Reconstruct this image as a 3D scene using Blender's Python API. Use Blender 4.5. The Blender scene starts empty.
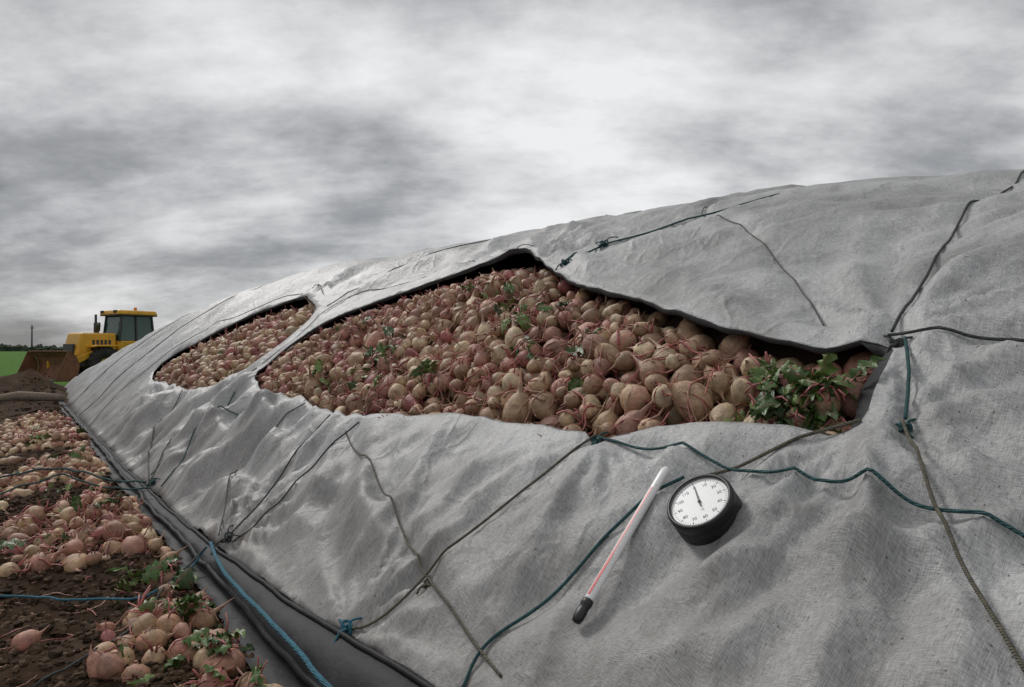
import bpy, math, random, time
import numpy as np
from mathutils import Vector, Matrix, geometry
T00=time.time()
random.seed(7); rng=np.random.RandomState(7)
scene=bpy.context.scene
scene.view_settings.view_transform='Standard'; scene.view_settings.look='None'; scene.view_settings.exposure=0
col=bpy.context.collection

# ---------------------------------------------------------------- helpers
def hsh(ix,iy,s):
    a=np.sin(ix*127.1+iy*311.7+s*74.7)*43758.5453
    return a-np.floor(a)
def vn(x,y,s=0.0):
    x=np.asarray(x,float); y=np.asarray(y,float)
    ix=np.floor(x); iy=np.floor(y); fx=x-ix; fy=y-iy
    fx=fx*fx*fx*(fx*(fx*6-15)+10); fy=fy*fy*fy*(fy*(fy*6-15)+10)
    a=hsh(ix,iy,s); b=hsh(ix+1,iy,s); c=hsh(ix,iy+1,s); d=hsh(ix+1,iy+1,s)
    return (a*(1-fx)+b*fx)*(1-fy)+(c*(1-fx)+d*fx)*fy
def fbm(x,y,s=0.0,o=4):
    t=0;a=.5;n=0
    for i in range(o):
        t=t+a*(vn(x,y,s+i*3.1)*2-1); n+=a; a*=.5
        x,y=(x*1.6-y*1.2),(x*1.2+y*1.6)
    return t/n
def sst(x,a,b):
    t=np.clip((np.asarray(x,float)-a)/(b-a),0,1); return t*t*(3-2*t)
ZPv=np.linspace(-7,24,400)
def _ip(x):
    P=[(-6,2.2),(1.5,2.38),(2.45,2.54),(3.7,2.62),(5.9,2.71),(13.2,2.90),(24,2.75)]
    if x<=P[0][0]: return P[0][1]
    for (a,b),(c,d) in zip(P,P[1:]):
        if x<=c:
            t=(x-a)/(c-a); t=t*t*(3-2*t); return b+(d-b)*t
    return P[-1][1]
ZPz=np.array([_ip(x) for x in ZPv])
k=np.ones(9)/9; zz=np.pad(ZPz,4,mode='edge'); ZPz=np.convolve(zz,k,'valid')
def H(u,v):
    u=np.asarray(u,float); v=np.asarray(v,float)
    u=np.where(u>4.2,8.4-u,u)
    e=np.maximum(np.minimum(24-v,v+7),1e-3)
    uc=np.maximum(u,1e-3)
    uu=np.minimum((uc**-3+e**-3)**(-1/3),4.2)
    z=np.interp(v,ZPv,ZPz)*(1-(1-uu/4.2)**1.53)
    return np.where((u<=0.001)|(e<=.0011),0.0,z)
MX,MY=.808,.589
def WX(u,v): return MX*(u+.97)-MY*v
def WY(u,v): return MY*(u+.97)+MX*v
def UV(x,y): return MX*x+MY*y-.97, -MY*x+MX*y

def catmull(P,step=.05,closed=False):
    P=[np.array(p,float) for p in P]; n=len(P); out=[]
    rngi=range(n if closed else n-1)
    for i in rngi:
        p1=P[i]; p2=P[(i+1)%n]
        p0=P[(i-1)%n] if (closed or i>0) else 2*p1-p2
        p3=P[(i+2)%n] if (closed or i<n-2) else 2*p2-p1
        m=max(2,int(np.linalg.norm(p2-p1)/step))
        for j in range(m):
            t=j/m
            out.append(.5*((2*p1)+(-p0+p2)*t+(2*p0-5*p1+4*p2-p3)*t*t+(-p0+3*p1-3*p2+p3)*t**3))
    if not closed: out.append(P[-1])
    return np.array(out)

# holes in the tarp: (up-slope u, along-heap v, edge lift)
lo,up=.01,.05
h1=[(.92,6.58,.02),(1.05,7.25,.03),(1.22,7.35,.03),(1.48,7.30,.04),(1.80,6.99,up),(2.08,6.15,up),(2.28,5.54,.07),(2.46,5.02,.10),(2.56,4.75,.13),(2.47,4.39,.10),(2.17,3.78,.07),(1.99,3.20,up),(1.83,2.54,up),(1.70,2.05,.05),(1.64,1.72,.04),(1.60,1.38,.03),(1.63,1.20,.02),(1.46,1.17,.02),(1.27,1.15,lo),(1.24,1.35,lo),(1.20,1.66,lo),(1.13,1.90,lo),(1.04,2.13,lo),(1.04,2.56,lo),(1.04,3.06,lo),(1.00,3.51,.02),(.92,4.02,.03),(.86,4.54,.03),(.90,5.19,.04),(.90,5.81,.05)]
h2=[(.80,12.2,.02),(1.07,12.6,.03),(1.43,11.85,.05),(1.80,10.98,.06),(2.08,9.96,.08),(2.20,9.12,.10),(1.98,8.07,.06),(1.65,7.80,.03),(1.30,7.80,.03),(1.06,8.05,.03),(.84,8.61,.03),(.80,10.4,.02)]
B1=catmull(h1,.05,True); B2=catmull(h2,.09,True)
for B,a in ((B1,.022),(B2,.035)):
    B[:,0]+=a*fbm(B[:,0]*3,B[:,1]*3,5)+.006*fbm(B[:,0]*13,B[:,1]*13,6,2); B[:,1]+=a*fbm(B[:,0]*3,B[:,1]*3,9)
def segd(u,v,B,closed=True,val=None):
    best=np.full(u.shape,1e9); bv=np.zeros(u.shape)
    n=len(B)
    for i in range(n if closed else n-1):
        a=B[i]; b=B[(i+1)%n]; ex,ey=b[0]-a[0],b[1]-a[1]; L=ex*ex+ey*ey+1e-12
        t=np.clip(((u-a[0])*ex+(v-a[1])*ey)/L,0,1)
        d=np.hypot(u-a[0]-t*ex,v-a[1]-t*ey); m=d<best
        best=np.where(m,d,best)
        if val is not None: bv=np.where(m,val[i]*(1-t)+val[(i+1)%n]*t,bv)
    return best,bv
def inpoly(u,v,B):
    u=np.asarray(u,float);v=np.asarray(v,float); c=np.zeros(u.shape,bool); n=len(B); j=n-1
    for i in range(n):
        yi,yj=B[i][1],B[j][1]; xi,xj=B[i][0],B[j][0]
        if yi!=yj:
            c^=((yi>v)!=(yj>v))&(u<(xj-xi)*(v-yi)/(yj-yi)+xi)
        j=i
    return c

# ropes laid over the tarp, in heap coordinates
ROPES=[
 ("tie_rope",[(4.2,1.55),(3.48,1.44),(3.06,1.47),(2.28,1.32),(1.83,1.24),(1.67,1.22)],.006,'dark'),
 ("tie_rope",[(1.66,1.23),(1.66,1.04),(1.68,.84),(1.75,.3)],.006,'dark'),
 ("tie_rope",[(1.64,1.16),(1.46,1.07),(1.30,1.01)],.006,'teal'),
 ("tie_rope",[(1.04,2.14),(1.04,1.65),(1.02,1.09),(1.02,.82),(1.01,.61),(.98,.2)],.0055,'teal'),
 ("tie_rope",[(1.28,1.14),(1.18,1.32),(1.05,1.46),(.95,1.58)],.006,'tan'),
 ("tie_rope",[(.95,1.60),(.86,1.67),(.72,1.74),(.52,1.81),(.32,1.92),(.20,1.88)],.006,'teal'),
 ("tie_rope",[(1.04,2.15),(.89,2.23),(.72,2.29),(.38,2.42),(.20,2.55),(.13,2.68)],.0055,'tan'),
 ("tie_rope",[(.78,4.25),(.63,3.54),(.48,2.88),(.37,2.41),(.31,2.0),(.27,1.76)],.005,'tan'),
 ("tie_rope",[(1.28,1.01),(1.08,.86),(.9,.71),(.74,.55),(.55,.35)],.0055,'tan'),
 ("tie_rope",[(3.5,2.85),(3.19,3.06),(2.89,3.44),(2.65,3.77),(2.25,3.78)],.007,'teal'),
 ("tie_rope",[(3.5,3.4),(3.15,3.25),(2.65,2.51),(2.24,2.01),(1.80,1.56)],.0035,'grey'),
 ("tie_rope",[(.84,4.67),(.53,4.58),(.27,4.43),(.08,4.42)],.005,'dark'),
 ("tie_rope",[(.88,6.45),(.60,6.93),(.34,7.2),(.06,7.10)],.006,'teal'),
 ("tie_rope",[(.85,4.19),(.55,4.25),(.28,4.21),(.10,4.33)],.005,'dark'),
 ("tie_rope",[(2.66,4.47),(2.66,5.3),(2.56,6.38),(2.16,7.60),(1.5,7.55),(1.2,7.58)],.004,'grey'),
 ("tie_rope",[(.85,7.3),(.46,7.01),(.17,6.57),(.05,6.50)],.006,'teal'),
 ("tie_rope",[(2.28,8.6),(2.46,9.8),(2.1,11.4),(1.36,12.9),(.5,13.2),(.03,13.0)],.005,'grey'),
 ("tie_rope",[(3.9,7.0),(3.3,7.6),(2.7,7.9),(2.05,7.9)],.006,'dark'),
 ("tie_rope",[(4.2,15.2),(2.5,15.6),(1.2,15.1),(.03,15.3)],.007,'grey'),
 ("tie_rope",[(4.2,19),(2.5,18.5),(1.2,18.8),(.03,18.1)],.007,'grey'),
 ("tie_rope",[(.88,5.3),(.62,5.55),(.35,5.3),(.06,4.5)],.005,'grey'),
 ("tie_rope",[(1.15,7.6),(.72,7.9),(.35,7.6),(.05,7.0)],.006,'tan'),
 ("tie_rope",[(.78,9.6),(.45,9.2),(.2,8.2),(.04,7.1)],.006,'grey'),
]
creaseL=[catmull(r[1],.25) for r in ROPES[:16]]
# tension creases (polyline, height, width)
FOLDS=[([(1.26,1.07),(.88,.97),(.60,.87),(.4,.8)],.034,.06),([(1.27,1.03),(.93,.78),(.73,.64),(.5,.5)],.034,.07),([(1.24,1.13),(.82,1.24),(.50,1.32)],.026,.06),
 ([(1.2,1.5),(.8,1.45),(.35,1.6)],-.022,.07),([(1.03,2.2),(.7,2.02),(.3,2.12)],.03,.07),([(1.02,2.6),(.75,2.7),(.4,2.75)],.026,.07),([(1.0,3.3),(.6,3.05),(.2,3.0)],.036,.08),
 ([(.98,3.6),(.62,3.75),(.2,3.45)],-.03,.08),([(.85,4.5),(.5,3.95),(.12,3.75)],.045,.08),([(.86,4.8),(.45,4.85),(.08,4.6)],.055,.08),([(.88,5.5),(.55,5.25),(.12,5.5)],.07,.09),
 ([(.88,6.0),(.6,5.75),(.3,6.1),(.06,6.0)],.06,.09),([(.9,6.6),(.5,6.35),(.08,6.5)],-.05,.1),([(.92,6.9),(.55,6.9),(.1,7.0)],.07,.1),([(1.1,7.55),(.6,7.4),(.1,7.5)],.065,.11),
 ([(.8,8.4),(.4,8.1),(.08,8.2)],.07,.12),([(.75,9.3),(.4,8.9),(.08,9.0)],.06,.13),([(.72,10.2),(.4,9.8),(.08,10.0)],.07,.14),([(.75,11.4),(.4,10.8),(.08,11.1)],.06,.16),([(.75,12.4),(.4,12.),(.08,12.2)],.06,.16),
 ([(.3,1.9),(.5,2.6),(.55,3.2)],.02,.05),([(.15,2.7),(.5,2.55),(.8,2.5)],.025,.05),
 ([(.95,5.0),(.7,5.9),(.55,6.8),(.6,7.8)],.06,.09),([(.35,4.5),(.45,5.4),(.35,6.3)],-.05,.09),([(.8,3.9),(.45,3.2),(.35,2.5)],.036,.06),([(1.0,1.2),(.6,1.7),(.3,2.2)],-.02,.08),([(.95,.95),(.6,1.1),(.35,1.4)],.022,.05),
 ([(2.65,4.4),(3.1,3.95),(3.7,3.3)],.035,.09),([(2.3,3.75),(2.8,3.1),(3.4,2.5)],.03,.08),([(1.72,1.3),(2.4,1.0),(3.1,.7)],.03,.07),([(1.68,1.1),(2.1,.6),(2.6,.2)],.03,.08),([(1.72,1.35),(2.2,1.65),(2.9,1.9)],.024,.07),
 ([(2.1,7.7),(2.7,7.2),(3.4,6.7)],.05,.14),([(2.3,9.2),(3,9.6),(3.6,10)],.06,.16),([(2.3,9.0),(2.8,8.3),(3.5,7.9)],.05,.14),([(2.4,5.7),(2.9,5.9),(3.5,6.2)],.04,.12)]
FO=[]
for pl,a,w in FOLDS:
    c=catmull(pl,.18); tp=np.sin(np.pi*np.linspace(.05,1,len(c)))**.75; FO.append((c,tp,a*1.9,w))
def ub(v): return np.interp(v,[-7,1.9,2.6,3.2,5,8,24],[.17,.17,.13,.09,.04,.01,.01])
def T(u,v,fine=True):
    shp=np.shape(u); u=np.atleast_1d(np.asarray(u,float)).ravel(); v=np.atleast_1d(np.asarray(v,float)).ravel()
    h=H(u,v)+.03
    d1,l1=segd(u,v,B1[::3],True,B1[::3,2]); d2,l2=segd(u,v,B2[::3],True,B2[::3,2])
    h=h+l1*np.exp(-(d1/.28)**2)+l2*np.exp(-(d2/.3)**2)
    nb=sst(np.minimum(d1,d2),.0,.16)*.75+.25
    base=sst(u,0,.5)
    g_=.045*base*fbm(u*.8,v*.6,1,3)+.034*fbm(u*2.4+.3*v,v*1.9,2,3)*sst(u,0,.3)
    m=sst(v,3.3,5.2)*(1-.6*sst(v,9,14))*(1-sst(u,.95,1.35))*sst(u,0,.22)
    w=fbm(u*1.2,v*1.1,4,2)
    q=1-np.abs(fbm(u*.55+w*.5,v*1.55+w*.9+u*.7,6,2))*2.6
    q2=1-np.abs(fbm(u*1.3-v*.4,v*3.1+u*1.2+w,8,2))*2.4
    g_=g_+m*(.11*q+.075*q2-.07)
    m=sst(v,8,13)*sst(u,.1,.6)
    g_=g_+m*.06*(1-2*np.abs(fbm(u*.4,v*1.3+.4*u,16,2)))
    for (cu,cv,ph,A,R,nk) in ((1.26,1.12,.3,.030,.75,7),(1.66,1.21,1.1,.022,.9,8),(2.62,4.6,2.0,.04,1.1,8),(1.04,2.13,.7,.022,.6,8),(.13,2.65,.2,.03,.5,9),(.08,4.4,.9,.05,.55,9),(2.2,9.1,.5,.05,1.2,7)):
        du=u-cu; dv=v-cv; r=np.hypot(du,dv); an=np.arctan2(dv,du)
        s=np.sin(an*nk+ph+1.8*fbm(an*1.5,r*1.2,cu*7,2)); s=1-2*np.abs(s)**.8
        g_=g_+A*s*np.exp(-r/R)*sst(r,.02,.22)*(.6+.8*vn(an*2,r*.5,cu*3))
    g=u*1.0+v*.55; p=fbm(g*3.2+.6*w,(u*.55-v)*.45,21,2)
    g_=g_+.042*(1-2.2*np.abs(p))*sst(u,.15,.5)*(1-sst(v,5,8))
    h=h+g_*nb
    for c,tp,a,wd in FO:
        bb=(u>c[:,0].min()-.5)&(u<c[:,0].max()+.5)&(v>c[:,1].min()-.6)&(v<c[:,1].max()+.6)
        if not bb.any(): continue
        wob=.02*fbm(u[bb]*5,v[bb]*5,44,2)
        d,tv=segd(u[bb]+wob,v[bb]-wob,c,False,tp)
        h[bb]+=a*tv*(np.exp(-np.sqrt(d*d+.0002)/wd)-.35*np.exp(-((d-2.2*wd)/(1.1*wd))**2))*sst(u[bb],0,.12)*nb[bb]
    for c in creaseL:
        bb=(u>c[:,0].min()-.4)&(u<c[:,0].max()+.4)&(v>c[:,1].min()-.4)&(v<c[:,1].max()+.4)
        if not bb.any(): continue
        d,_=segd(u[bb],v[bb],c,False); h[bb]+=-.014*np.exp(-(d/.035)**2)+.010*np.exp(-((d-.11)/.07)**2)
    if fine:
        a=(1-sst(v,5,9))
        h=h+a*(.0025*fbm(u*9,v*9,31,2)+.010*(1-2*np.abs(fbm(u*4+v*2,v*5-u*2,33,2))))*nb
    return h.reshape(shp) if shp else float(h[0])
def P3(u,v,off=0.0,f=T):
    u=np.asarray(u,float); v=np.asarray(v,float)
    return np.stack([WX(u,v),WY(u,v),f(u,v)+off],-1)

class MB:
    def __init__(s): s.v=[];s.f=[];s.c=[];s.n=0
    def add(s,V,F,C):
        V=np.asarray(V,float); k=s.n; s.v.append(V); s.f.extend([tuple([i+k for i in q]) for q in F])
        C=np.asarray(C,float)
        if C.ndim==1: C=np.tile(C,(len(V),1))
        s.c.append(C); s.n+=len(V)
    def obj(s,name,mat,smooth=True,parent=None):
        me=bpy.data.meshes.new(name); V=np.concatenate(s.v); me.from_pydata(V.tolist(),[],s.f)
        C=np.concatenate(s.c); C=np.concatenate([C,np.ones((len(C),1))],1)
        at=me.color_attributes.new("Col",'FLOAT_COLOR','POINT'); at.data.foreach_set("color",C.ravel())
        if smooth: me.polygons.foreach_set("use_smooth",[True]*len(me.polygons))
        o=bpy.data.objects.new(name,me); col.objects.link(o); me.materials.append(mat)
        if parent: o.parent=parent
        return o
def tube(P,r,n=6,cap=True):
    P=np.asarray(P,float); m=len(P); r=np.broadcast_to(r,(m,))
    t=np.gradient(P,axis=0); t/=np.linalg.norm(t,axis=1)[:,None]+1e-9
    ref=np.array([.13,.21,.97]) if abs(t[0][2])<.9 else np.array([1.,.1,0])
    a=np.cross(t,ref); a/=np.linalg.norm(a,axis=1)[:,None]+1e-9; b=np.cross(t,a)
    an=np.arange(n)*2*math.pi/n
    V=(P[:,None,:]+r[:,None,None]*(np.cos(an)[None,:,None]*a[:,None,:]+np.sin(an)[None,:,None]*b[:,None,:])).reshape(-1,3)
    F=[(i*n+j,i*n+(j+1)%n,(i+1)*n+(j+1)%n,(i+1)*n+j) for i in range(m-1) for j in range(n)]
    if cap: F+= [tuple(range(n))[::-1],tuple((m-1)*n+j for j in range(n))]
    return V,F

# ---------------------------------------------------------------- materials
def newmat(name):
    m=bpy.data.materials.new(name); m.use_nodes=True; nt=m.node_tree
    return m,nt,nt.nodes["Principled BSDF"]
def N(nt,t,**kw):
    n=nt.nodes.new(t)
    for k_,v_ in kw.items(): setattr(n,k_,v_)
    return n
def noise(nt,vec,scale,detail=4,rough=.55,dist=0):
    n=N(nt,"ShaderNodeTexNoise"); n.inputs["Scale"].default_value=scale; n.inputs["Detail"].default_value=detail
    n.inputs["Roughness"].default_value=rough; n.inputs["Distortion"].default_value=dist
    if vec is not None: nt.links.new(vec,n.inputs["Vector"])
    return n.outputs["Fac"]
def ramp(nt,fac,stops):
    r=N(nt,"ShaderNodeValToRGB"); e=r.color_ramp.elements
    while len(e)<len(stops): e.new(.5)
    for i,(p,c) in enumerate(stops):
        e[i].position=p; e[i].color=tuple(c)[:3]+(1,) if hasattr(c,'__len__') else (c,c,c,1)
    nt.links.new(fac,r.inputs[0]); return r.outputs[0]
def mix(nt,fac,a,b,mode='MIX'):
    m=N(nt,"ShaderNodeMix",data_type='RGBA',blend_type=mode)
    for i,x in ((0,fac),(6,a),(7,b)):
        if hasattr(x,'links'): nt.links.new(x,m.inputs[i])
        else: m.inputs[i].default_value=x if i==0 else (tuple(x)+(1,) if len(x)==3 else x)
    return m.outputs[2]
def math_(nt,op,a,b=0.0,c=None,clamp=False):
    m=N(nt,"ShaderNodeMath",operation=op); m.use_clamp=clamp
    for i,x in enumerate((a,b) if c is None else (a,b,c)):
        if hasattr(x,'links'): nt.links.new(x,m.inputs[i])
        else: m.inputs[i].default_value=x
    return m.outputs[0]
def bump(nt,h,strength,dist,prev=None):
    b=N(nt,"ShaderNodeBump"); b.inputs["Strength"].default_value=strength; b.inputs["Distance"].default_value=dist
    nt.links.new(h,b.inputs["Height"])
    if prev is not None: nt.links.new(prev,b.inputs["Normal"])
    return b.outputs[0]
def mapping(nt,vec,sc,rot=0):
    m=N(nt,"ShaderNodeMapping"); m.inputs["Scale"].default_value=sc; m.inputs["Rotation"].default_value=(0,0,rot)
    nt.links.new(vec,m.inputs["Vector"]); return m.outputs[0]

# woven tarp
tarpm,nt,bs=newmat("woven_tarp")
uvn=N(nt,"ShaderNodeUVMap").outputs[0]; L=nt.links
wu=noise(nt,mapping(nt,uvn,(34,400,1),.12),1,2,.75); wv=noise(nt,mapping(nt,uvn,(400,34,1),.12),1,2,.75)
weave=math_(nt,'MULTIPLY',math_(nt,'ADD',wu,wv),.5)
big=noise(nt,uvn,1.3,5,.62,.5); mid=noise(nt,uvn,6,5,.68,.6); sm=noise(nt,uvn,38,4,.7)
base=ramp(nt,big,[(.34,(.25,.248,.243)),(.5,(.375,.375,.371)),(.66,(.455,.455,.452))])
c=mix(nt,1.0,base,ramp(nt,weave,[(.38,.56),(.62,1.38)]),'MULTIPLY')
c=mix(nt,ramp(nt,mid,[(.52,0.0),(.72,.5)]),c,(.18,.17,.155))
c=mix(nt,ramp(nt,sm,[(.63,0.0),(.72,.5)]),c,(.14,.115,.09))
c=mix(nt,ramp(nt,noise(nt,uvn,80,1,.5),[(.70,0.0),(.74,.8)]),c,(.06,.045,.03))
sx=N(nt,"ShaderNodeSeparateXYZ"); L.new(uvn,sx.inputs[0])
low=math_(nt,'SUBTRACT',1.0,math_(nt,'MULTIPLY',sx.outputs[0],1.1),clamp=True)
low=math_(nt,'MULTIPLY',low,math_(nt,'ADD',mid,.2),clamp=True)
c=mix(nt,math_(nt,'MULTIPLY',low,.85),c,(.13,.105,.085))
L.new(c,bs.inputs["Base Color"]); bs.inputs["Roughness"].default_value=.47; bs.inputs["Specular IOR Level"].default_value=.42
vor=N(nt,"ShaderNodeTexVoronoi",feature='DISTANCE_TO_EDGE'); vor.inputs["Scale"].default_value=4.0
wob=N(nt,"ShaderNodeVectorMath",operation='ADD'); nz=N(nt,"ShaderNodeTexNoise"); nz.inputs["Scale"].default_value=3; nz.inputs["Detail"].default_value=4
L.new(uvn,nz.inputs["Vector"]); sc_=N(nt,"ShaderNodeVectorMath",operation='SCALE'); sc_.inputs[3].default_value=.35
L.new(nz.outputs["Color"],sc_.inputs[0]); L.new(uvn,wob.inputs[0]); L.new(sc_.outputs[0],wob.inputs[1]); L.new(wob.outputs[0],vor.inputs["Vector"])
cr=ramp(nt,vor.outputs["Distance"],[(0.0,1.0),(.12,0.0)])
hh_=math_(nt,'ADD',math_(nt,'MULTIPLY',cr,.32),math_(nt,'MULTIPLY',noise(nt,uvn,8,4,.58,.6),1.0))
b2=bump(nt,hh_,.55,.02); b3=bump(nt,weave,.7,.004,b2)
L.new(b3,bs.inputs["Normal"])

def simple(name,colr,rough=.5,metal=0,bumpsc=None,var=.25,vs=20,spec=.5,bd=.003):
    m,nt,bs=newmat(name); tc=N(nt,"ShaderNodeTexCoord").outputs["Object"]
    n=noise(nt,tc,vs,5,.65)
    dk=tuple(x*(1-var) for x in colr); lt=tuple(min(1,x*(1+var)) for x in colr)
    nt.links.new(ramp(nt,n,[(.3,dk),(.7,lt)]),bs.inputs["Base Color"])
    bs.inputs["Roughness"].default_value=rough; bs.inputs["Metallic"].default_value=metal; bs.inputs["Specular IOR Level"].default_value=spec
    if bumpsc: nt.links.new(bump(nt,noise(nt,tc,bumpsc,4,.6),.6,bd),bs.inputs["Normal"])
    return m
blackp=simple("black_plastic",(.020,.020,.022),.6,bumpsc=6,bd=.015,var=.5,vs=4,spec=.18)
underm=simple("tarp_underside_shadow",(.045,.045,.047),.7,bumpsc=60,spec=.2)  # dark underside tone, also standing in for shadow below the opening edges
ropem={}
for nme,cc in (('dark',(.045,.05,.05)),('teal',(.018,.075,.078)),('tan',(.11,.10,.07)),('grey',(.10,.10,.10)),('blue',(.025,.14,.20))):
    m,nt,bs=newmat("rope_"+nme); tc=N(nt,"ShaderNodeTexCoord").outputs["Object"]
    L=nt.links
    L.new(ramp(nt,noise(nt,tc,60,4,.7),[(.3,tuple(x*.5 for x in cc)),(.7,tuple(x*1.5 for x in cc))]),bs.inputs["Base Color"])
    wv_=N(nt,"ShaderNodeTexWave",bands_direction='DIAGONAL'); wv_.inputs["Scale"].default_value=60; wv_.inputs["Distortion"].default_value=1.5
    L.new(tc,wv_.inputs["Vector"]); L.new(bump(nt,wv_.outputs["Fac"],.9,.003),bs.inputs["Normal"]); bs.inputs["Roughness"].default_value=.75
    ropem[nme]=m

def attrmat(name,rough,dirt,spec=.35,bs_=45,dcol=(.10,.06,.035),bd=.006,lo_=.6,hi_=1.35):
    m,nt,bs=newmat(name); tc=N(nt,"ShaderNodeTexCoord").outputs["Object"]; L=nt.links
    a=N(nt,"ShaderNodeVertexColor"); a.layer_name="Col"
    c=mix(nt,1.0,a.outputs[0],ramp(nt,noise(nt,tc,28,4,.7),[(.25,lo_),(.75,hi_)]),'MULTIPLY')
    c=mix(nt,ramp(nt,noise(nt,tc,13,5,.7,.4),[(.46,0.0),(.68,dirt)]),c,dcol)
    L.new(c,bs.inputs["Base Color"]); bs.inputs["Roughness"].default_value=rough; bs.inputs["Specular IOR Level"].default_value=spec
    L.new(bump(nt,noise(nt,tc,bs_,4,.7),.7,bd),bs.inputs["Normal"])
    return m
beetm=attrmat("beet_skin",.52,.6,.42,55,dcol=(.16,.10,.06),bd=.009,lo_=.6,hi_=1.4); leafm=attrmat("beet_leaf",.38,.15,.5,60); soilc=attrmat("soil_clod",.95,.3,.15)

# ground
gm,nt,bs=newmat("soil_and_field"); L=nt.links
tc=N(nt,"ShaderNodeTexCoord").outputs["Object"]
soil=ramp(nt,noise(nt,tc,2.2,8,.68,.3),[(.3,(.026,.015,.009)),(.5,(.055,.034,.021)),(.72,(.115,.077,.052))])
soil=mix(nt,ramp(nt,noise(nt,tc,.5,4,.6),[(.45,0.0),(.7,.5)]),soil,(.035,.021,.013))
soil=mix(nt,ramp(nt,noise(nt,tc,30,3,.6),[(.66,0.0),(.72,.6)]),soil,(.16,.12,.085))
grs=ramp(nt,noise(nt,tc,1.3,7,.7),[(.3,(.04,.10,.012)),(.7,(.085,.19,.025))])
sp=N(nt,"ShaderNodeSeparateXYZ"); L.new(tc,sp.inputs[0])
edge=math_(nt,'ADD',sp.outputs[1],math_(nt,'MULTIPLY',noise(nt,tc,.5,5,.6),5.0))
fac=math_(nt,'MULTIPLY',math_(nt,'SUBTRACT',edge,24.0),.8,clamp=True)
L.new(mix(nt,fac,soil,grs),bs.inputs["Base Color"]); bs.inputs["Roughness"].default_value=.95; bs.inputs["Specular IOR Level"].default_value=.08
L.new(bump(nt,noise(nt,tc,9,8,.72),.9,.06),bs.inputs["Normal"])
def gz(x,y):
    u,v=UV(x,y); d=np.hypot(x,y)
    near=1-sst(d,30,60)
    z=.07*fbm(x*.7,y*.7,50,3)*near+.035*fbm(x*3,y*3,51,3)*(1-sst(d,14,25))
    z=z+.018*(fbm(x*9,y*9,52,2))*(1-sst(d,8,12))
    z=z+.10*np.exp(-((u+.55)/.4)**2)*sst(v,5.5,8)*near
    for mx,my,r,a in ((-12.6,17.5,1.3,.45),(-14.6,19.2,1.7,.5),(-11.2,15.2,.9,.22),(-16.5,17.2,1.7,.4),(-10.8,16.9,.8,.2),(-15,22.5,2,.3)):
        q=np.exp(-((x-mx)**2+(y-my)**2)/(r*r)); z=z+a*q*(1+.7*fbm(x*2.5,y*2.5,60,3))
    under=sst(u,-.25,.05)*(1-sst(u,8.2,8.6))
    return z*(1-under)-.01
def axis(a,b,d,lim,g=1.12):
    c=list(np.arange(a,b,d)); s=d; x=c[-1]
    while x<lim[1]: s=min(s*g,80); x+=s; c.append(x)
    s=d; x=c[0]; f=[]
    while x>lim[0]: s=min(s*g,80); x-=s; f.append(x)
    return np.array(f[::-1]+c)
xs=axis(-5,0,.05,(-1500,1500)); ys=axis(2,8,.055,(-600,1800),1.05)
X,Y=np.meshgrid(xs,ys); Z=gz(X,Y); nx=len(xs); ny=len(ys)
me=bpy.data.meshes.new("ground"); V=np.stack([X,Y,Z],-1).reshape(-1,3)
idx=np.arange(nx*ny).reshape(ny,nx)
F=np.stack([idx[:-1,:-1],idx[:-1,1:],idx[1:,1:],idx[1:,:-1]],-1).reshape(-1,4)
me.from_pydata(V.tolist(),[],F.tolist()); me.polygons.foreach_set("use_smooth",[True]*len(me.polygons))
go=bpy.data.objects.new("ground",me); col.objects.link(go); me.materials.append(gm)

# ---------------------------------------------------------------- tarp mesh
pts=[]
def addgrid(u0,u1,v0,v1,d):
    uu,vv=np.meshgrid(np.arange(u0,u1,d),np.arange(v0,v1,d)); uu=uu.ravel()+rng.uniform(-.12,.12,uu.size)*d; vv=vv.ravel()+rng.uniform(-.12,.12,vv.size)*d
    keep=uu>ub(vv)+.5*d
    uu=uu[keep];vv=vv[keep]
    m=np.ones(uu.size,bool)
    for B in (B1,B2):
        if vv.max()<B[:,1].min()-.2 or vv.min()>B[:,1].max()+.2: continue
        dd,_=segd(uu,vv,B[::2]); m&=(dd>.45*d)&~inpoly(uu,vv,B)
    pts.append(np.stack([uu[m],vv[m]],-1))
addgrid(.0,2.0,.3,3.4,.02); addgrid(2.0,3.6,.3,3.4,.04)
addgrid(.0,1.3,3.4,8.0,.03); addgrid(1.3,3.6,3.4,8.0,.05); addgrid(3.6,5.0,.3,8.0,.12)
addgrid(0,1.2,8.0,13.5,.06); addgrid(1.2,5.0,8.0,13.5,.1); addgrid(0,5.0,13.5,23.97,.11)
addgrid(5.0,8.38,.3,23.9,.28); addgrid(0,8.38,-6.9,.3,.16)
bot=[(float(ub(v))+.012*float(fbm(v*2.,v*.3,77)),v) for v in np.arange(-6.95,23.98,.07)]
allp=[tuple(p) for p in B1[:,:2]]; e=[(i,(i+1)%len(B1)) for i in range(len(B1))]
o0=len(allp); allp+=[tuple(p) for p in B2[:,:2]]; e+=[(o0+i,o0+(i+1)%len(B2)) for i in range(len(B2))]
o1=len(allp); allp+=bot; e+=[(o1+i,o1+i+1) for i in range(len(bot)-1)]
allp+=[(8.4,v) for v in np.arange(-6.95,23.98,.3)]
for g in pts: allp+= [tuple(p) for p in g]
vo,eo,fo,_,_,_=geometry.delaunay_2d_cdt([Vector(p) for p in allp],e,[],0,1e-5,False)
VA=np.array([tuple(p) for p in vo]); FA=np.array([f for f in fo if len(f)==3]); ce=VA[FA].mean(1)
keep=~inpoly(ce[:,0],ce[:,1],B1)&~inpoly(ce[:,0],ce[:,1],B2)&(ce[:,0]>np.interp(ce[:,1],[b[1] for b in bot],[b[0] for b in bot]))
FA=FA[keep]
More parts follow.
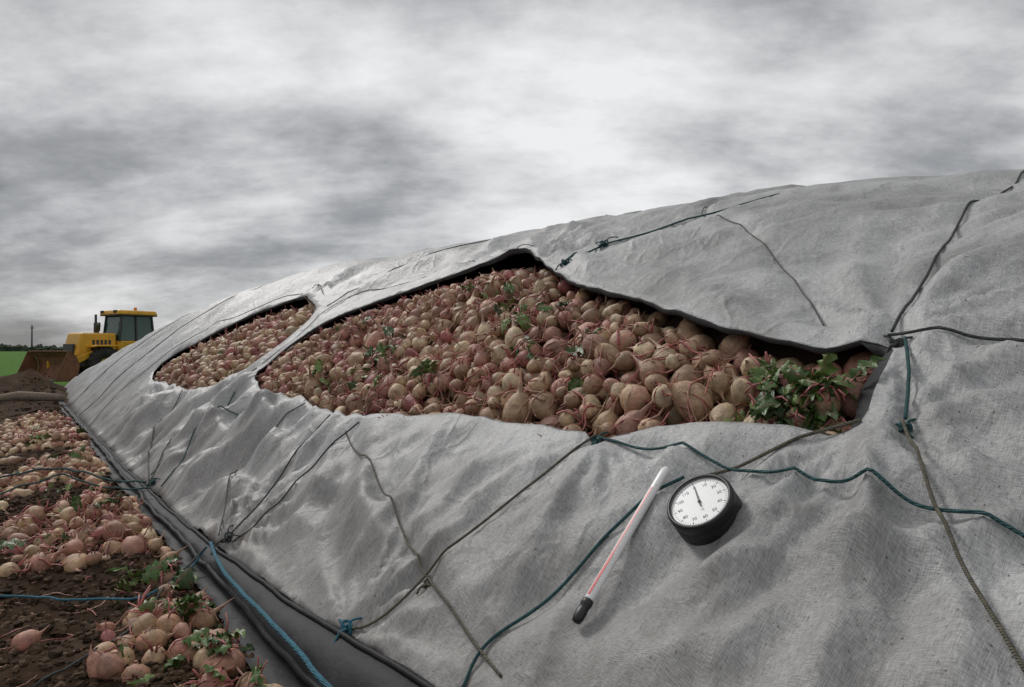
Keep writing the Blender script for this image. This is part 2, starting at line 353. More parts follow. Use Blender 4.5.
me=bpy.data.meshes.new("tarpaulin"); P=P3(VA[:,0],VA[:,1])
me.from_pydata(P.tolist(),[],FA.tolist()); uvl=me.uv_layers.new(name="UVMap")
li=np.zeros(len(me.loops),int); me.loops.foreach_get("vertex_index",li); uvl.data.foreach_set("uv",VA[li].ravel())
me.polygons.foreach_set("use_smooth",[True]*len(me.polygons))
tarp=bpy.data.objects.new("tarpaulin",me); col.objects.link(tarp); me.materials.append(tarpm)
sd=tarp.modifiers.new("thickness","SOLIDIFY"); sd.thickness=.005; sd.offset=-1
print("T tarp",time.time()-T00)

# folded dark hem + bead; its dark hanging strip also paints the edge shadow band
hem=MB()
for B in (B1,B2):
    n=len(B)
    tg=np.roll(B[:,:2],-2,0)-np.roll(B[:,:2],2,0); tg/=np.linalg.norm(tg,axis=1)[:,None]
    inn=np.stack([tg[:,1],-tg[:,0]],-1)
    t_=B[:,:2]+inn*.02; 
    if inpoly(t_[:,0],t_[:,1],B).mean()<.5: inn=-inn
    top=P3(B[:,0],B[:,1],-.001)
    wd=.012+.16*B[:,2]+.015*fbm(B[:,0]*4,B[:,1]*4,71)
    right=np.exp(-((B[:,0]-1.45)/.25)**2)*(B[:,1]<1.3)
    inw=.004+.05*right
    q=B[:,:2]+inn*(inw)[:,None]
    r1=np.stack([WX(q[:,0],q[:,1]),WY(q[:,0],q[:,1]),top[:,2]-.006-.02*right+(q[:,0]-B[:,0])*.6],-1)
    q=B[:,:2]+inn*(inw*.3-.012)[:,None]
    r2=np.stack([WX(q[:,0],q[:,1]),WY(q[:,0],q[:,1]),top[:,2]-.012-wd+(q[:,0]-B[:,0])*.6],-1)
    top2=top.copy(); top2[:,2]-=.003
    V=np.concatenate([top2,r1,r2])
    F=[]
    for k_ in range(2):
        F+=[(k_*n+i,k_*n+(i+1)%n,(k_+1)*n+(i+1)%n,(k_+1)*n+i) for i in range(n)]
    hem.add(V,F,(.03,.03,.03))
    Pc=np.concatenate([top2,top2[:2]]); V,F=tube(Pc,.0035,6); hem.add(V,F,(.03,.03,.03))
hem.obj("tarp_hem_shadow",underm)

# black skirt along the foot of the heap
sk=MB(); vs_=np.arange(-6.9,23.9,.05); b_=np.interp(vs_,[b[1] for b in bot],[b[0] for b in bot])
n1=fbm(vs_*2.2,vs_*0,90); n2=fbm(vs_*4.1,vs_*0+3,91)
prof=[(b_+.03,H(b_+.03,vs_)+.0),(b_-.02,H(b_,vs_)+.035+.01*n2),(b_*.5-.05+.02*n1,H(b_,vs_)*.55+.05+.02*n2),(b_*.3-.085+.02*n1,.045+.015*n1+0*b_),(-.07+.03*n2+b_*.2,.012+0*b_),(-.17+.05*n1,.02+.012*n2)]
rows=[]
for (pu,pz) in prof:
    x=WX(pu,vs_); y=WY(pu,vs_); rows.append(np.stack([x,y,pz+np.maximum(gz(x,y),-.01)*(pu<.02)],-1))
V=np.concatenate(rows); n=len(vs_)
F=[(k_*n+i,k_*n+i+1,(k_+1)*n+i+1,(k_+1)*n+i) for k_ in range(len(prof)-1) for i in range(n-1)]
sk.add(V,F,(.02,.02,.02)); 
for k_,r in ((1,.012),(3,.016)):
    V,F=tube(rows[k_]+np.array([0,0,.004]),r,6); sk.add(V,F,(.02,.02,.02))
sk.obj("black_ground_sheet",blackp)

# heap core
uu,vv=np.meshgrid(np.linspace(.05,8.35,60),np.linspace(-6.8,23.8,220)); V=P3(uu,vv,0,H).reshape(-1,3)
V[:,2]=np.maximum(V[:,2]-.16,-.03)
idx=np.arange(uu.size).reshape(uu.shape); F=np.stack([idx[:-1,:-1],idx[:-1,1:],idx[1:,1:],idx[1:,:-1]],-1).reshape(-1,4)
mb=MB(); mb.add(V,F.tolist(),(.05,.03,.025)); mb.obj("heap_core",soilc)

# ---------------------------------------------------------------- beets
def rotm():
    q=rng.normal(size=4); q/=np.linalg.norm(q); w,x,y,z=q
    return np.array([[1-2*(y*y+z*z),2*(x*y-z*w),2*(x*z+y*w)],[2*(x*y+z*w),1-2*(x*x+z*z),2*(y*z-x*w)],[2*(x*z-y*w),2*(y*z+x*w),1-2*(x*x+y*y)]])
def beet_proto(seed,ns=12):
    r=random.Random(seed); V=[];K=[]
    el=r.uniform(.85,1.3); rings=[]
    for th in np.linspace(.18,math.pi*.93,10):
        rad=math.sin(th)**.85; z=math.cos(th)
        if z<0: z=z*el*1.12; rad*=1-.17*(-z)
        rings.append((rad,z,0 if z<.72 else (z-.72)/.28))
    bx,by=r.uniform(-.5,.5),r.uniform(-.5,.5); zl=rings[-1][1]
    L_=r.uniform(.6,1.6)
    for i,(rd,t) in enumerate(((.17,.15),(.10,.4),(.06,.7),(.02,1.0))): rings.append((rd,zl-L_*t,-1-t))
    dx,dy=r.uniform(-.1,.1),r.uniform(-.1,.1)
    for rad,z,kk in rings:
        o=0
        if kk<=-1: o=(-kk-1)**1.5*L_
        for j in range(ns):
            a=j*2*math.pi/ns; w=1+.07*math.sin(2*a+seed)+.04*math.sin(3*a+seed*2+z*2)+(.04*r.uniform(-1,1) if kk>-1 else 0)
            V.append((rad*w*math.cos(a)+bx*o+dx*z,rad*w*math.sin(a)+by*o+dy*z,z)); K.append(kk)
    F=[(i*ns+j,i*ns+(j+1)%ns,(i+1)*ns+(j+1)%ns,(i+1)*ns+j)[::-1] for i in range(len(rings)-1) for j in range(ns)]
    F.append(tuple(range(ns)))
    V=np.array(V);K=np.array(K,float); V=[V];K=[K];n=len(V[0])
    for s in range(r.randint(2,5)):
        a=r.uniform(0,6.28); ll=r.uniform(.3,1.7); sp_=r.uniform(.2,.9)
        P_=[(math.cos(a)*.15,math.sin(a)*.15,.92),(math.cos(a)*(.2+.25*sp_*ll),math.sin(a)*(.2+.25*sp_*ll),.95+.5*ll),(math.cos(a)*(.2+.8*sp_*ll),math.sin(a)*(.2+.8*sp_*ll),.95+.85*ll)]
        v,f=tube(P_,[.10,.065,.05],5); F+= [tuple(i+n for i in q) for q in f]; V.append(v);K.append(np.full(len(v),2.0)); n+=len(v)
    return np.concatenate(V),F,np.concatenate(K)
protos=[beet_proto(i) for i in range(18)]
PAL=np.array([(.55,.385,.23),(.64,.49,.31),(.49,.325,.20),(.51,.33,.215),(.43,.22,.16),(.70,.56,.37),(.41,.265,.16),(.59,.44,.28),(.53,.365,.23),(.35,.215,.135),(.50,.27,.205)])
def add_beet(mb,p,r,pal=PAL,pk=0.0):
    V,F,K=protos[rng.randint(len(protos))]; R=rotm()
    s=r*np.array([rng.uniform(.90,1.06),rng.uniform(.90,1.06),rng.uniform(.88,1.10)])
    W_=(V*s)@R.T+p
    c=pal[rng.randint(len(pal))]*rng.uniform(.68,1.12)
    if rng.rand()<pk: c=np.array([.40,.14,.13])*rng.uniform(.7,1.1)
    C=np.tile(c,(len(V),1))
    k=K[:,None]
    C=np.where((k>0)&(k<=1),C*(1-.6*k)+np.array([.22,.11,.08])*.6*k,C)
    C=np.where(k<=-1,C*.5+np.array([.36,.17,.13])*.5,C)
    C=np.where(k==2,np.array([.38,.12,.11])*rng.uniform(.7,1.3)+0*C,C)
    zt_=np.clip(V[:,2:3],-1,1); bl=max(0,rng.uniform(-.8,1))
    tint=np.array([1,1-.36*bl,1-.22*bl])
    C=np.where(np.abs(k)<1e-6,C*(1+(tint-1)*np.clip(zt_+.1,0,1)),C)
    mb.add(W_,F,C)
su=np.linspace(0,4.2,200); ss=np.concatenate([[0],np.cumsum(np.hypot(np.diff(su),np.diff(H(su,su*0+5))))])
def u2s(u): return float(np.interp(u,su,ss))
def s2u(s): return np.interp(s,ss,su)
def table(f,smin,smax,vmin,vmax,d):
    S,V_=np.meshgrid(np.arange(smin,smax+d,d),np.arange(vmin,vmax+d,d),indexing='ij')
    A=f(S.ravel(),V_.ravel()); A=[np.asarray(a).reshape(S.shape).tolist() for a in A]; ns_,nv_=S.shape
    def g(s,v):
        i=int((s-smin)/d+.5); j=int((v-vmin)/d+.5)
        i=0 if i<0 else (ns_-1 if i>=ns_ else i); j=0 if j<0 else (nv_-1 if j>=nv_ else j)
        return [a[i][j] for a in A]
    return g
def pack(smin,smax,vmin,vmax,n,rmean,valid,t0,rs=.2,tries=5):
    grid={}; out=[]; g=.2; U=random.uniform
    for _ in range(n):
        r=rmean*min(1.5,max(.55,random.gauss(1,rs))); best=None
        s0=U(smin,smax); v0=U(vmin,vmax)
        for tr in range(tries):
            s=s0+U(-.06,.06); v=v0+U(-.06,.06)
            cap=valid(s,v)
            if cap is None: continue
            t=t0+r*.6; a,b=int(s//g),int(v//g)
            for i in (-1,0,1):
                for j in (-1,0,1):
                    for (s2,v2,t2,r2) in grid.get((a+i,b+j),()):
                        R_=(r+r2)*.92; d2=(s-s2)**2+(v-v2)**2
                        if d2<R_*R_: t=max(t,t2+math.sqrt(R_*R_-d2))
            if t+r>cap: continue
            if best is None or t<best[2]: best=(s,v,t,r)
        if best: out.append(best); grid.setdefault((int(best[0]//g),int(best[1]//g)),[]).append(best)
    return out,grid
def _hf(s,v):
    u=s2u(s); e=.03; h=H(u,v); du=(H(u+e,v)-H(u-e,v))/(2*e); n=np.sqrt(du*du+1)
    return h,WX(u,v),WY(u,v),-du*MX/n,-du*MY/n,1/n
htab=table(_hf,0,u2s(2.9),.8,13,.02)
def surf(s,v,t):
    h,x,y,a,b,c=htab(s,v)
    i=(s-round(s/.02)*.02); j=v-(.8+round((v-.8)/.02)*.02)
    return np.array([x-MY*j+MX*i*c+a*t,y+MX*j+MY*i*c+b*t,h+i*math.sqrt(max(0,1-c*c))+c*t])
def topt(grid,s,v,t0):
    g=.2; a,b=int(s//g),int(v//g); t=t0
    for i in (-1,0,1):
        for j in (-1,0,1):
            for (s2,v2,t2,r2) in grid.get((a+i,b+j),()):
                d2=(s-s2)**2+(v-v2)**2
                if d2<r2*r2: t=max(t,t2+math.sqrt(r2*r2-d2))
    return t
def stems(mb,grid,n,smin,smax,vmin,vmax,valid,sf,t0,lmin=.12,lmax=.45,rr=(.0024,.0050),flow=0.0):
    k=0
    for _ in range(n*4):
        if k>=n: break
        s=random.uniform(smin,smax); v=random.uniform(vmin,vmax)
        if valid(s,v) is None: continue
        a=random.uniform(0,6.28) if random.random()>flow else random.gauss(2.6,.5)
        L_=random.uniform(lmin,lmax); m=9; ss_=[];vv_=[];tt=[]
        cur=random.gauss(0,.16)
        for i in range(m):
            if valid(s,v) is None: break
            ss_.append(s);vv_.append(v)
            tt.append(topt(grid,s,v,t0)); a+=cur+random.gauss(0,.1); s+=math.cos(a)*L_/m; v+=math.sin(a)*L_/m
        if len(tt)<4: continue
        t2=np.array(tt)
        for _i in range(2):
            pad=np.pad(t2,1,mode='edge'); t2=np.maximum(t2,(pad[:-2]+pad[2:])/2)
        r=rng.uniform(*rr)
        P_=np.array([sf(a_,b_,c_+r*.6) for a_,b_,c_ in zip(ss_,vv_,t2)])
        V,F=tube(P_,np.linspace(r*1.3,r*.55,len(P_)),5)
        c=np.array([(.42,.15,.13),(.36,.08,.09),(.50,.27,.20),(.40,.22,.14)][rng.randint(4)])*rng.uniform(.7,1.25)
        mb.add(V,F,c); k+=1
def leaf(mb,p,n,size):
    n=np.array(n,float); n/=np.linalg.norm(n); a=rng.normal(size=3); a-=n*a.dot(n); a/=np.linalg.norm(a); b=np.cross(n,a)
    L_=size*rng.uniform(.6,1.3); Wd=L_*rng.uniform(.32,.52); nl,nw=12,7; bend=rng.uniform(.1,1.3); ph=rng.uniform(0,6); rise=rng.uniform(-.1,.8); roll=rng.uniform(-.8,.8); curl=rng.uniform(-1,1)
    g=np.array([(.055,.12,.022),(.08,.16,.03),(.04,.09,.02),(.12,.19,.04),(.15,.20,.05)][rng.randint(5)])*rng.uniform(.7,1.25)
    V=[];C=[]
    for i in range(nl):
        t=i/(nl-1); w=Wd*(math.sin(math.pi*min(1,t*.93+.06))**.75)*(1.15-.4*t)
        for j in range(nw):
            x=(j/(nw-1)-.5)*2; w2=w*(1+.15*math.sin(t*21+ph*2+x))
            z=L_*(rise*t-bend*t*t)*.6+Wd*.45*x*x*curl+.13*Wd*math.sin(t*19+ph+x*3)*abs(x)*1.8+.07*Wd*rng.normal()+roll*x*w*.6
            V.append(p+a*(t*L_*(1-.25*bend*t))+b*(x*w2*.5)+n*z)
            C.append(g if j!=nw//2 else g*.5+np.array([.20,.12,.09])*.6)
    F=[(i*nw+j,i*nw+j+1,(i+1)*nw+j+1,(i+1)*nw+j) for i in range(nl-1) for j in range(nw-1)]
    mb.add(V,F,np.array(C))
    q=np.array([p-a*L_*.5-n*.02,p-a*L_*.25+n*.005,p+n*.002,p+a*L_*.4+n*L_*(rise*.4-bend*.16)*.6])
    v,f=tube(q,[.0045,.004,.0035,.002],5); mb.add(v,f,np.array([.38,.12,.12])*rng.uniform(.7,1.2))

def mkvalid(B,s0,s1,v0,v1):
    sub=B[::2]
    def f(S,V_):
        u=s2u(S); ins=inpoly(u,V_,sub); d,_=segd(u,V_,sub)
        cap=np.where(ins,.008+.085*np.minimum(1,d/.22)+.02*fbm(S*2,V_*2,140,2)*np.minimum(1,d/.22),np.where(d<.09,-.008,-9))
        return (cap,)
    tb=table(f,s0,s1,v0,v1,.02)
    def val(s,v):
        c=tb(s,v)[0]; return None if c<-5 else c
    def inn(s,v):
        c=tb(s,v)[0]; return None if c<0 else c
    return val,inn
bp=MB(); st=MB()
val1,inn1=mkvalid(B1,u2s(.75),u2s(2.7),1.0,7.5)
packed1,grid1=pack(u2s(.8),u2s(2.65),1.05,7.45,4600,.064,val1,-.17,.27)
for s,v,t,r in packed1: add_beet(bp,surf(s,v,t),r,pk=.05)
val2,inn2=mkvalid(B2,u2s(.65),u2s(2.35),7.6,12.8)
packed2,grid2=pack(u2s(.7),u2s(2.3),7.6,12.7,2200,.072,val2,-.15)
for s,v,t,r in packed2: add_beet(bp,surf(s,v,t),r,pk=.03)
stems(st,grid1,850,u2s(.8),u2s(2.65),1.1,7.4,inn1,surf,-.1,flow=.5)
stems(st,grid2,100,u2s(.7),u2s(2.3),7.6,12.7,inn2,surf,-.1,rr=(.003,.005))
bp.obj("beet_pile",beetm); st.obj("beet_stems",beetm)
print("T pile",time.time()-T00,len(packed1),len(packed2))
lf=MB(); slope=np.array([-.5,-.4,.75])
def leaf_cluster(cu,cv,ru,rv,n,size,sf,grid,us):
    for _ in range(n):
        u=cu+np.clip(rng.normal(0,ru),-2*ru,2*ru); v=cv+np.clip(rng.normal(0,rv),-2*rv,2*rv); s=float(us(u))
        t=topt(grid,s,v,-.05); nn=slope+rng.normal(0,.45,3) if sf is surf else np.array([0,0,1])+rng.normal(0,.4,3)
        leaf(lf,sf(s,v,t+.008+rng.uniform(0,.03)),nn,size)
for cu,cv,ru,rv,n,sz in ((1.35,1.50,.045,.08,50,.12),(1.39,1.34,.04,.05,26,.12),(1.55,2.85,.05,.08,12,.12),(1.43,4.9,.07,.14,18,.15),(1.5,3.2,.05,.1,12,.13),(1.15,4.7,.05,.2,10,.13),(2.05,4.5,.05,.2,14,.13),(1.75,3.6,.05,.15,10,.12),(1.15,5.6,.06,.2,9,.13),(1.5,9.8,.1,.3,6,.15),(1.85,3.3,.04,.1,9,.12),(1.25,3.9,.05,.1,8,.11),(1.3,2.5,.04,.08,5,.09),(1.7,6.2,.08,.2,9,.13),(1.95,4.0,.04,.08,12,.13)):
    leaf_cluster(cu,cv,ru,rv,n,sz,surf,grid1,u2s)

# spilled beets on the soil
gtab=table(lambda s,v:(gz(WX(s,v),WY(s,v)),fbm(s*1.8,v*1.3,120,3)),-3.6,0,1,23,.025)
def gsurf(s,v,t): return np.array([WX(s,v),WY(s,v),gtab(s,v)[0]+t])
def gval(s,v):
    if s>-.19 or v>14.5 or v<1.5: return None
    n=gtab(s,v)[1]
    if v>7.0:  k=.15
    elif v>4.75: k=.18 if s>-.95 else -.1
    elif v>3.75: k=-.75 if s<-.32 else -.1
    elif s>-.66: k=.42
    else: k=-.6
    if n+k<0: return None
    hp=math.exp(-((s+.5)/.35)**2)
    return .085+.10*hp*(1 if v>5 else .35)*min(1,max(0,(n+k)*2.5))
gp=MB(); packedg,gridg=pack(-1.9,-.15,1.8,14.5,1900,.061,gval,-.03,.25)
PALg=PAL*np.array([1,.95,.90])
for s,v,t,r in packedg: add_beet(gp,gsurf(s,v,t),r*(1.0 if v<5 else .95),PALg,pk=.07)
for _ in range(130):
    s=rng.uniform(-2.4,-.25); v=rng.uniform(2.5,15); add_beet(gp,gsurf(s,v,.03),rng.uniform(.035,.058),PALg)
sg=MB(); gall=lambda s,v: 1 if s<-.12 else None
stems(sg,gridg,260,-1.2,-.15,2.2,10,lambda s,v:(1 if s<-.15 and gval(s,v) else None),gsurf,.0,.1,.4)
stems(sg,gridg,120,-1.2,-.15,2.2,7,gall,gsurf,.0,.1,.3)
gp.obj("spilled_beets",beetm); sg.obj("spilled_stems",beetm)
for cu,cv,ru,rv,n,sz in ((-.38,4.3,.09,.13,50,.13),(-.27,2.9,.07,.12,30,.12),(-.32,3.55,.08,.12,24,.12),(-.28,2.4,.06,.15,18,.13),(-.55,3.1,.1,.1,12,.11),(-.5,6.0,.15,.3,24,.13),(-.7,7.6,.2,.4,26,.14),(-.4,9,.2,.5,26,.15),(-.25,4.0,.05,.1,12,.12),(-.8,5.2,.1,.2,14,.12),(-.7,11,.3,.6,20,.15)):
    leaf_cluster(cu,cv,ru,rv,n,sz,gsurf,gridg,lambda u:u)
lf.obj("beet_leaves",leafm)
# soil clods
cl=MB()
ico_v=np.array([(math.sqrt(max(0,1-z*z))*math.cos(a),math.sqrt(max(0,1-z*z))*math.sin(a),z) for z,n_ in ((1,1),(.5,6),(-.3,6),(-1,1)) for a in [k*2*math.pi/n_+(z<0)*.5 for k in range(n_)]])
ico_f=[(0,1+i,1+(i+1)%6) for i in range(6)]+[(1+i,7+i,7+(i+1)%6,1+(i+1)%6) for i in range(6)]+[(13,7+(i+1)%6,7+i) for i in range(6)]
for _ in range(7500):
    v=2+rng.exponential(5.5); s=rng.uniform(-3.4 if v>9 else -1.6,-.14)
    if v>22.5: continue
    r=rng.uniform(.004,.016)*(1+.12*v)
    if rng.rand()<.06: r*=1.8
    V=ico_v*rng.uniform(.6,1.3,(14,1))*r@rotm().T*np.array([1,1,.7])+gsurf(s,v,r*.25)
    cl.add(V,ico_f,np.array([(.07,.045,.028),(.04,.026,.016),(.11,.075,.05)][rng.randint(3)])*rng.uniform(.7,1.2))
cl.obj("soil_clods",soilc,smooth=False)

# ---------------------------------------------------------------- ropes
def rope_obj(name,P,r,m):
    mb=MB(); V,F=tube(P,r,8); mb.add(V,F,(0.1,.1,.1)); return mb.obj(name,ropem[m])
for nm,pl,r,m in ROPES:
    c=catmull(pl,.015); u=c[:,0]; v=c[:,1]
    v=v+.004*fbm(u*6,v*6,200)
    # highest tarp point in a small neighbourhood, so the rope never sinks into a crease
    z=np.max([T(u+a,v+b)-H(u+a,v+b) for a,b in ((0,0),(.012,0),(-.012,0),(0,.012),(0,-.012))],axis=0)
    hb=H(u,v); d=z.copy()
    for _ in range(60):
        pad=np.pad(d,1,mode='edge'); d=np.maximum(d,(pad[:-2]+pad[2:])/2)
    d=z+np.minimum(d-z,.03)
    for _ in range(8):
        pad=np.pad(d,1,mode='edge'); d=np.maximum(z,(pad[:-2]+pad[2:]+2*d)/4)
    P=np.stack([WX(u,v),WY(u,v),hb+d+r*1.0],-1); rope_obj(nm,P,r,m)
def knot(p,nrm,R,m,tails=3,name="rope_knot"):
    mb=MB(); t=np.linspace(0,2*math.pi,60); a=rng.uniform(0,6)
    K=np.stack([np.sin(t)+2*np.sin(2*t),np.cos(t)-2*np.cos(2*t),-1.2*np.sin(3*t)],-1)/3*R
    n=np.array(nrm,float); n/=np.linalg.norm(n); x=np.cross(n,[.3,.9,.1]); x/=np.linalg.norm(x); y=np.cross(n,x)
    Rm=np.stack([x,y,n]); V,F=tube(K@Rm+p+n*R*.45,.0065,7); mb.add(V,F,(.1,.1,.1))
    for k_ in range(tails):
        d=x*math.cos(a+k_*2.2)+y*math.sin(a+k_*2.2)
        s_=np.linspace(0,1,8)[:,None]; L_=R*rng.uniform(2,3.5)
        Q=p+n*R*.5+d*s_*L_+n*(R*.8*np.sin(s_*3)*.8-R*.45*s_)+np.cross(n,d)*L_*.3*s_**2*rng.uniform(-1,1)
        V,F=tube(Q,.0045,6); mb.add(V,F,(.1,.1,.1))
    return mb.obj(name,ropem[m])
for (u,v,R,m) in ((1.66,1.20,.026,'dark'),(1.04,2.14,.022,'teal'),(2.65,3.77,.04,'teal'),(2.27,3.78,.036,'teal'),(1.30,1.01,.017,'teal'),(.37,2.41,.015,'tan'),(.14,2.66,.035,'blue'),(.10,4.40,.04,'dark'),(.06,6.9,.045,'teal')):
    knot(P3(u,v,.0),slope,R,m)
def fr(pts,r,m,name="loose_rope"):
    c=catmull([(a,b,z) for a,b,z in pts],.04); P=np.stack([WX(c[:,0],c[:,1]),WY(c[:,0],c[:,1]),c[:,2]],-1)
    P[:,:2]+=.006*np.stack([fbm(c[:,0]*5,c[:,1]*5,300),fbm(c[:,0]*5,c[:,1]*5,301)],-1)
    if name=="loose_rope": P[:,2]+=np.maximum(gz(P[:,0],P[:,1]),-.01)
    return rope_obj(name,P,r,m)
fr([(-.02,4.35,.15),(-.06,3.9,.125),(-.07,3.4,.125),(-.07,3.1,.13),(-.075,2.7,.135),(-.08,2.3,.13),(-.06,1.6,.13)],.010,'blue',"edge_rope")
fr([(-1.1,4.5,.03),(-.92,4.4,.02),(-.75,4.18,.03),(-.61,4.1,.03),(-.41,3.92,.05),(-.2,4.15,.06),(-.04,4.36,.14)],.006,'blue')
fr([(-1.3,7.8,.1),(-.9,7.65,.14),(-.6,7.55,.14),(-.3,7.2,.12),(-.03,6.8,.14)],.009,'teal')
fr([(-.9,3.2,.02),(-.6,3.45,.03),(-.3,4.0,.06),(-.05,4.35,.14)],.006,'dark')
fr([(-1.2,6.7,.1),(-.7,6.9,.15),(-.4,6.7,.12),(-.03,6.5,.14)],.007,'teal')

# ---------------------------------------------------------------- dial gauge
DU,DV=.885,1.43
p=P3(DU,DV)
e_=.09; du=P3(DU+e_,DV)-P3(DU-e_,DV); dv=P3(DU,DV+e_)-P3(DU,DV-e_); n=np.cross(du,dv); n/=np.linalg.norm(n)
if n[2]<0: n=-n
n0=np.array([-.54,-.40,.74]); n=n*.4+n0*.6; n/=np.linalg.norm(n)
up_=np.array([0,n[2],-n[1]]); up_=np.array([-.02,0,0])+up_; up_-=n*up_.dot(n); up_/=np.linalg.norm(up_)
if up_[2]<0: up_=-up_
rt=np.cross(up_,n)
hi=max(float(np.dot(P3(DU+a,DV+b)-p,n)) for a in (-.07,0,.07) for b in (-.09,0,.09))
o_=.010+max(0,hi*.6)
Md=Matrix(((rt[0],up_[0],n[0],p[0]+n[0]*o_),(rt[1],up_[1],n[1],p[1]+n[1]*o_),(rt[2],up_[2],n[2],p[2]+n[2]*o_),(0,0,0,1)))
dial=bpy.data.objects.new("dial_thermometer",None); col.objects.link(dial); dial.matrix_world=Md
blk=simple("black_rubber",(.012,.012,.013),.42,var=.3,bumpsc=120,bd=.0006)
wht=simple("white_dial_face",(.80,.81,.80),.35,var=.03,vs=8)
ink=simple("black_ink",(.015,.015,.015),.5,var=.1)
def lathe(prof,seg,name,mat,parent):
    V=[];F=[]
    for r,z in prof:
        for j in range(seg):
            a=j*2*math.pi/seg; V.append((r*math.cos(a),r*math.sin(a),z))
    for i in range(len(prof)-1):
        for j in range(seg): F.append((i*seg+j,i*seg+(j+1)%seg,(i+1)*seg+(j+1)%seg,(i+1)*seg+j))
    me=bpy.data.meshes.new(name); me.from_pydata(V,[],F); me.polygons.foreach_set("use_smooth",[True]*len(F))
    me.materials.append(mat); o=bpy.data.objects.new(name,me); col.objects.link(o); o.parent=parent
    return o
R=.114
lathe([(.0,-.03),(R*.94,-.03),(R*.985,-.026),(R,-.015),(R,.03),(R*.985,.033),(R*.985,.037),(R,.040),(R,.066),(R*.985,.071),(R*.95,.074),(R*.90,.0745),(R*.875,.072),(R*.862,.064)],72,"case",blk,dial)
lathe([(.0,.0635),(R*.865,.0635)],72,"face",wht,dial)
mk=MB()
def bar(a,r0,r1,w,z=.0642):
    c,s=math.cos(a),math.sin(a); q=[(r0,-w),(r1,-w),(r1,w),(r0,w)]
    mk.add([(x*c-y*s,x*s+y*c,z) for x,y in q],[(0,1,2,3)],(0,0,0))
for i in range(60):
    a=math.radians(90-6*i); big_=i%5==0
    bar(a,R*(.72 if big_ else .76),R*.81,.0011 if big_ else .0005)
mk.obj("scale_marks",ink,False,dial)
for i in range(12):
    a=math.radians(90-30*i); fc=bpy.data.curves.new("numeral","FONT"); fc.body=str(i*10); fc.size=.0165; fc.align_x='CENTER'; fc.align_y='CENTER'
    o=bpy.data.objects.new("numeral",fc); col.objects.link(o); o.parent=dial; o.location=(R*.61*math.cos(a),R*.61*math.sin(a),.0643); fc.materials.append(ink)
fc=bpy.data.curves.new("unit","FONT"); fc.body="°C"; fc.size=.012; fc.align_x='CENTER'; o=bpy.data.objects.new("unit",fc); col.objects.link(o); o.parent=dial; o.location=(0,-R*.36,.0643); fc.materials.append(ink)
nd=MB(); nd.add([(-.0030,-.022,.067),(.0030,-.022,.067),(.0026,.02,.067),(.0012,.078,.067),(-.0012,.078,.067),(-.0026,.02,.067)],[(0,1,2,3,4,5)],(0,0,0)); nd.obj("needle",ink,False,dial).rotation_euler=(0,0,-.03)
lathe([(.0,.0695),(.004,.0695),(.0055,.068),(.0055,.0645)],20,"hub",ink,dial)
gl,nt,bs=newmat("lens_glass"); bs.inputs["Base Color"].default_value=(1,1,1,1); bs.inputs["Roughness"].default_value=.02; bs.inputs["Alpha"].default_value=.05
lathe([(.0,.0725),(R*.5,.0722),(R*.875,.0712)],48,"lens",gl,dial)

# ---------------------------------------------------------------- probe thermometer
ua,va,ub_,vb=.945,1.665,.470,1.625
tt=np.linspace(0,1,15); Pl=P3(ua+(ub_-ua)*tt,va+(vb-va)*tt); 
a0,a1=Pl[0].copy(),Pl[-1].copy(); rr=.0175
lift=max(0,np.max(Pl[:,2]-(a0[2]+(a1[2]-a0[2])*tt))); a0[2]+=lift*.7+.004; a1[2]+=lift*.7+.002
ax=a1-a0; Lt=np.linalg.norm(ax); ax/=Lt; nn=n0-ax*n0.dot(ax); nn/=np.linalg.norm(nn); sd_=np.cross(nn,ax)
Mt=Matrix(((ax[0],sd_[0],nn[0],a0[0]+nn[0]*rr*.8),(ax[1],sd_[1],nn[1],a0[1]+nn[1]*rr*.8),(ax[2],sd_[2],nn[2],a0[2]+nn[2]*rr*.8),(0,0,0,1)))
th=bpy.data.objects.new("probe_thermometer",None); col.objects.link(th); th.matrix_world=Mt
def lx(prof,name,mat,sq=1.0,seg=20):
    V=[];F=[]
    for x,r in prof:
        for j in range(seg):
            a=j*2*math.pi/seg; V.append((x,r*math.cos(a),r*math.sin(a)*sq))
    for i in range(len(prof)-1):
        for j in range(seg): F.append((i*seg+j,(i+1)*seg+j,(i+1)*seg+(j+1)%seg,i*seg+(j+1)%seg))
    F.append(tuple(range(seg))); F.append(tuple((len(prof)-1)*seg+j for j in range(seg))[::-1])
    me=bpy.data.meshes.new(name); me.from_pydata(V,[],F); me.polygons.foreach_set("use_smooth",[True]*len(F)); me.materials.append(mat)
    o=bpy.data.objects.new(name,me); col.objects.link(o); o.parent=th
wpl=simple("white_plastic",(.80,.79,.78),.3,var=.06,vs=12); redm=simple("red_spirit",(.60,.03,.03),.3,var=.1)
lx([(0,.004),(.003,.009),(.009,.0135),(.02,rr),(.05,rr),(Lt*.86,rr),(Lt*.87,rr*.9)],"tube",wpl,.8)
lx([(Lt*.868,rr*.95),(Lt*.872,rr*1.12),(Lt*.90,rr*1.15),(Lt*.905,rr*1.02),(Lt*.93,rr*1.02),(Lt*.935,rr*1.12),(Lt*.975,rr*1.05),(Lt*.995,rr*.8),(Lt,rr*.3)],"tip_cap",blk,.9)
sm_=MB(); zt=rr*.8+.0006
def bx(x0,x1,y0,y1,z): 
    sm_.add([(x0,y0,z),(x1,y0,z),(x1,y1,z),(x0,y1,z),(x0,y0,z-.0015),(x1,y0,z-.0015),(x1,y1,z-.0015),(x0,y1,z-.0015)],[(0,1,2,3),(0,4,5,1),(1,5,6,2),(2,6,7,3),(3,7,4,0)],(0,0,0))
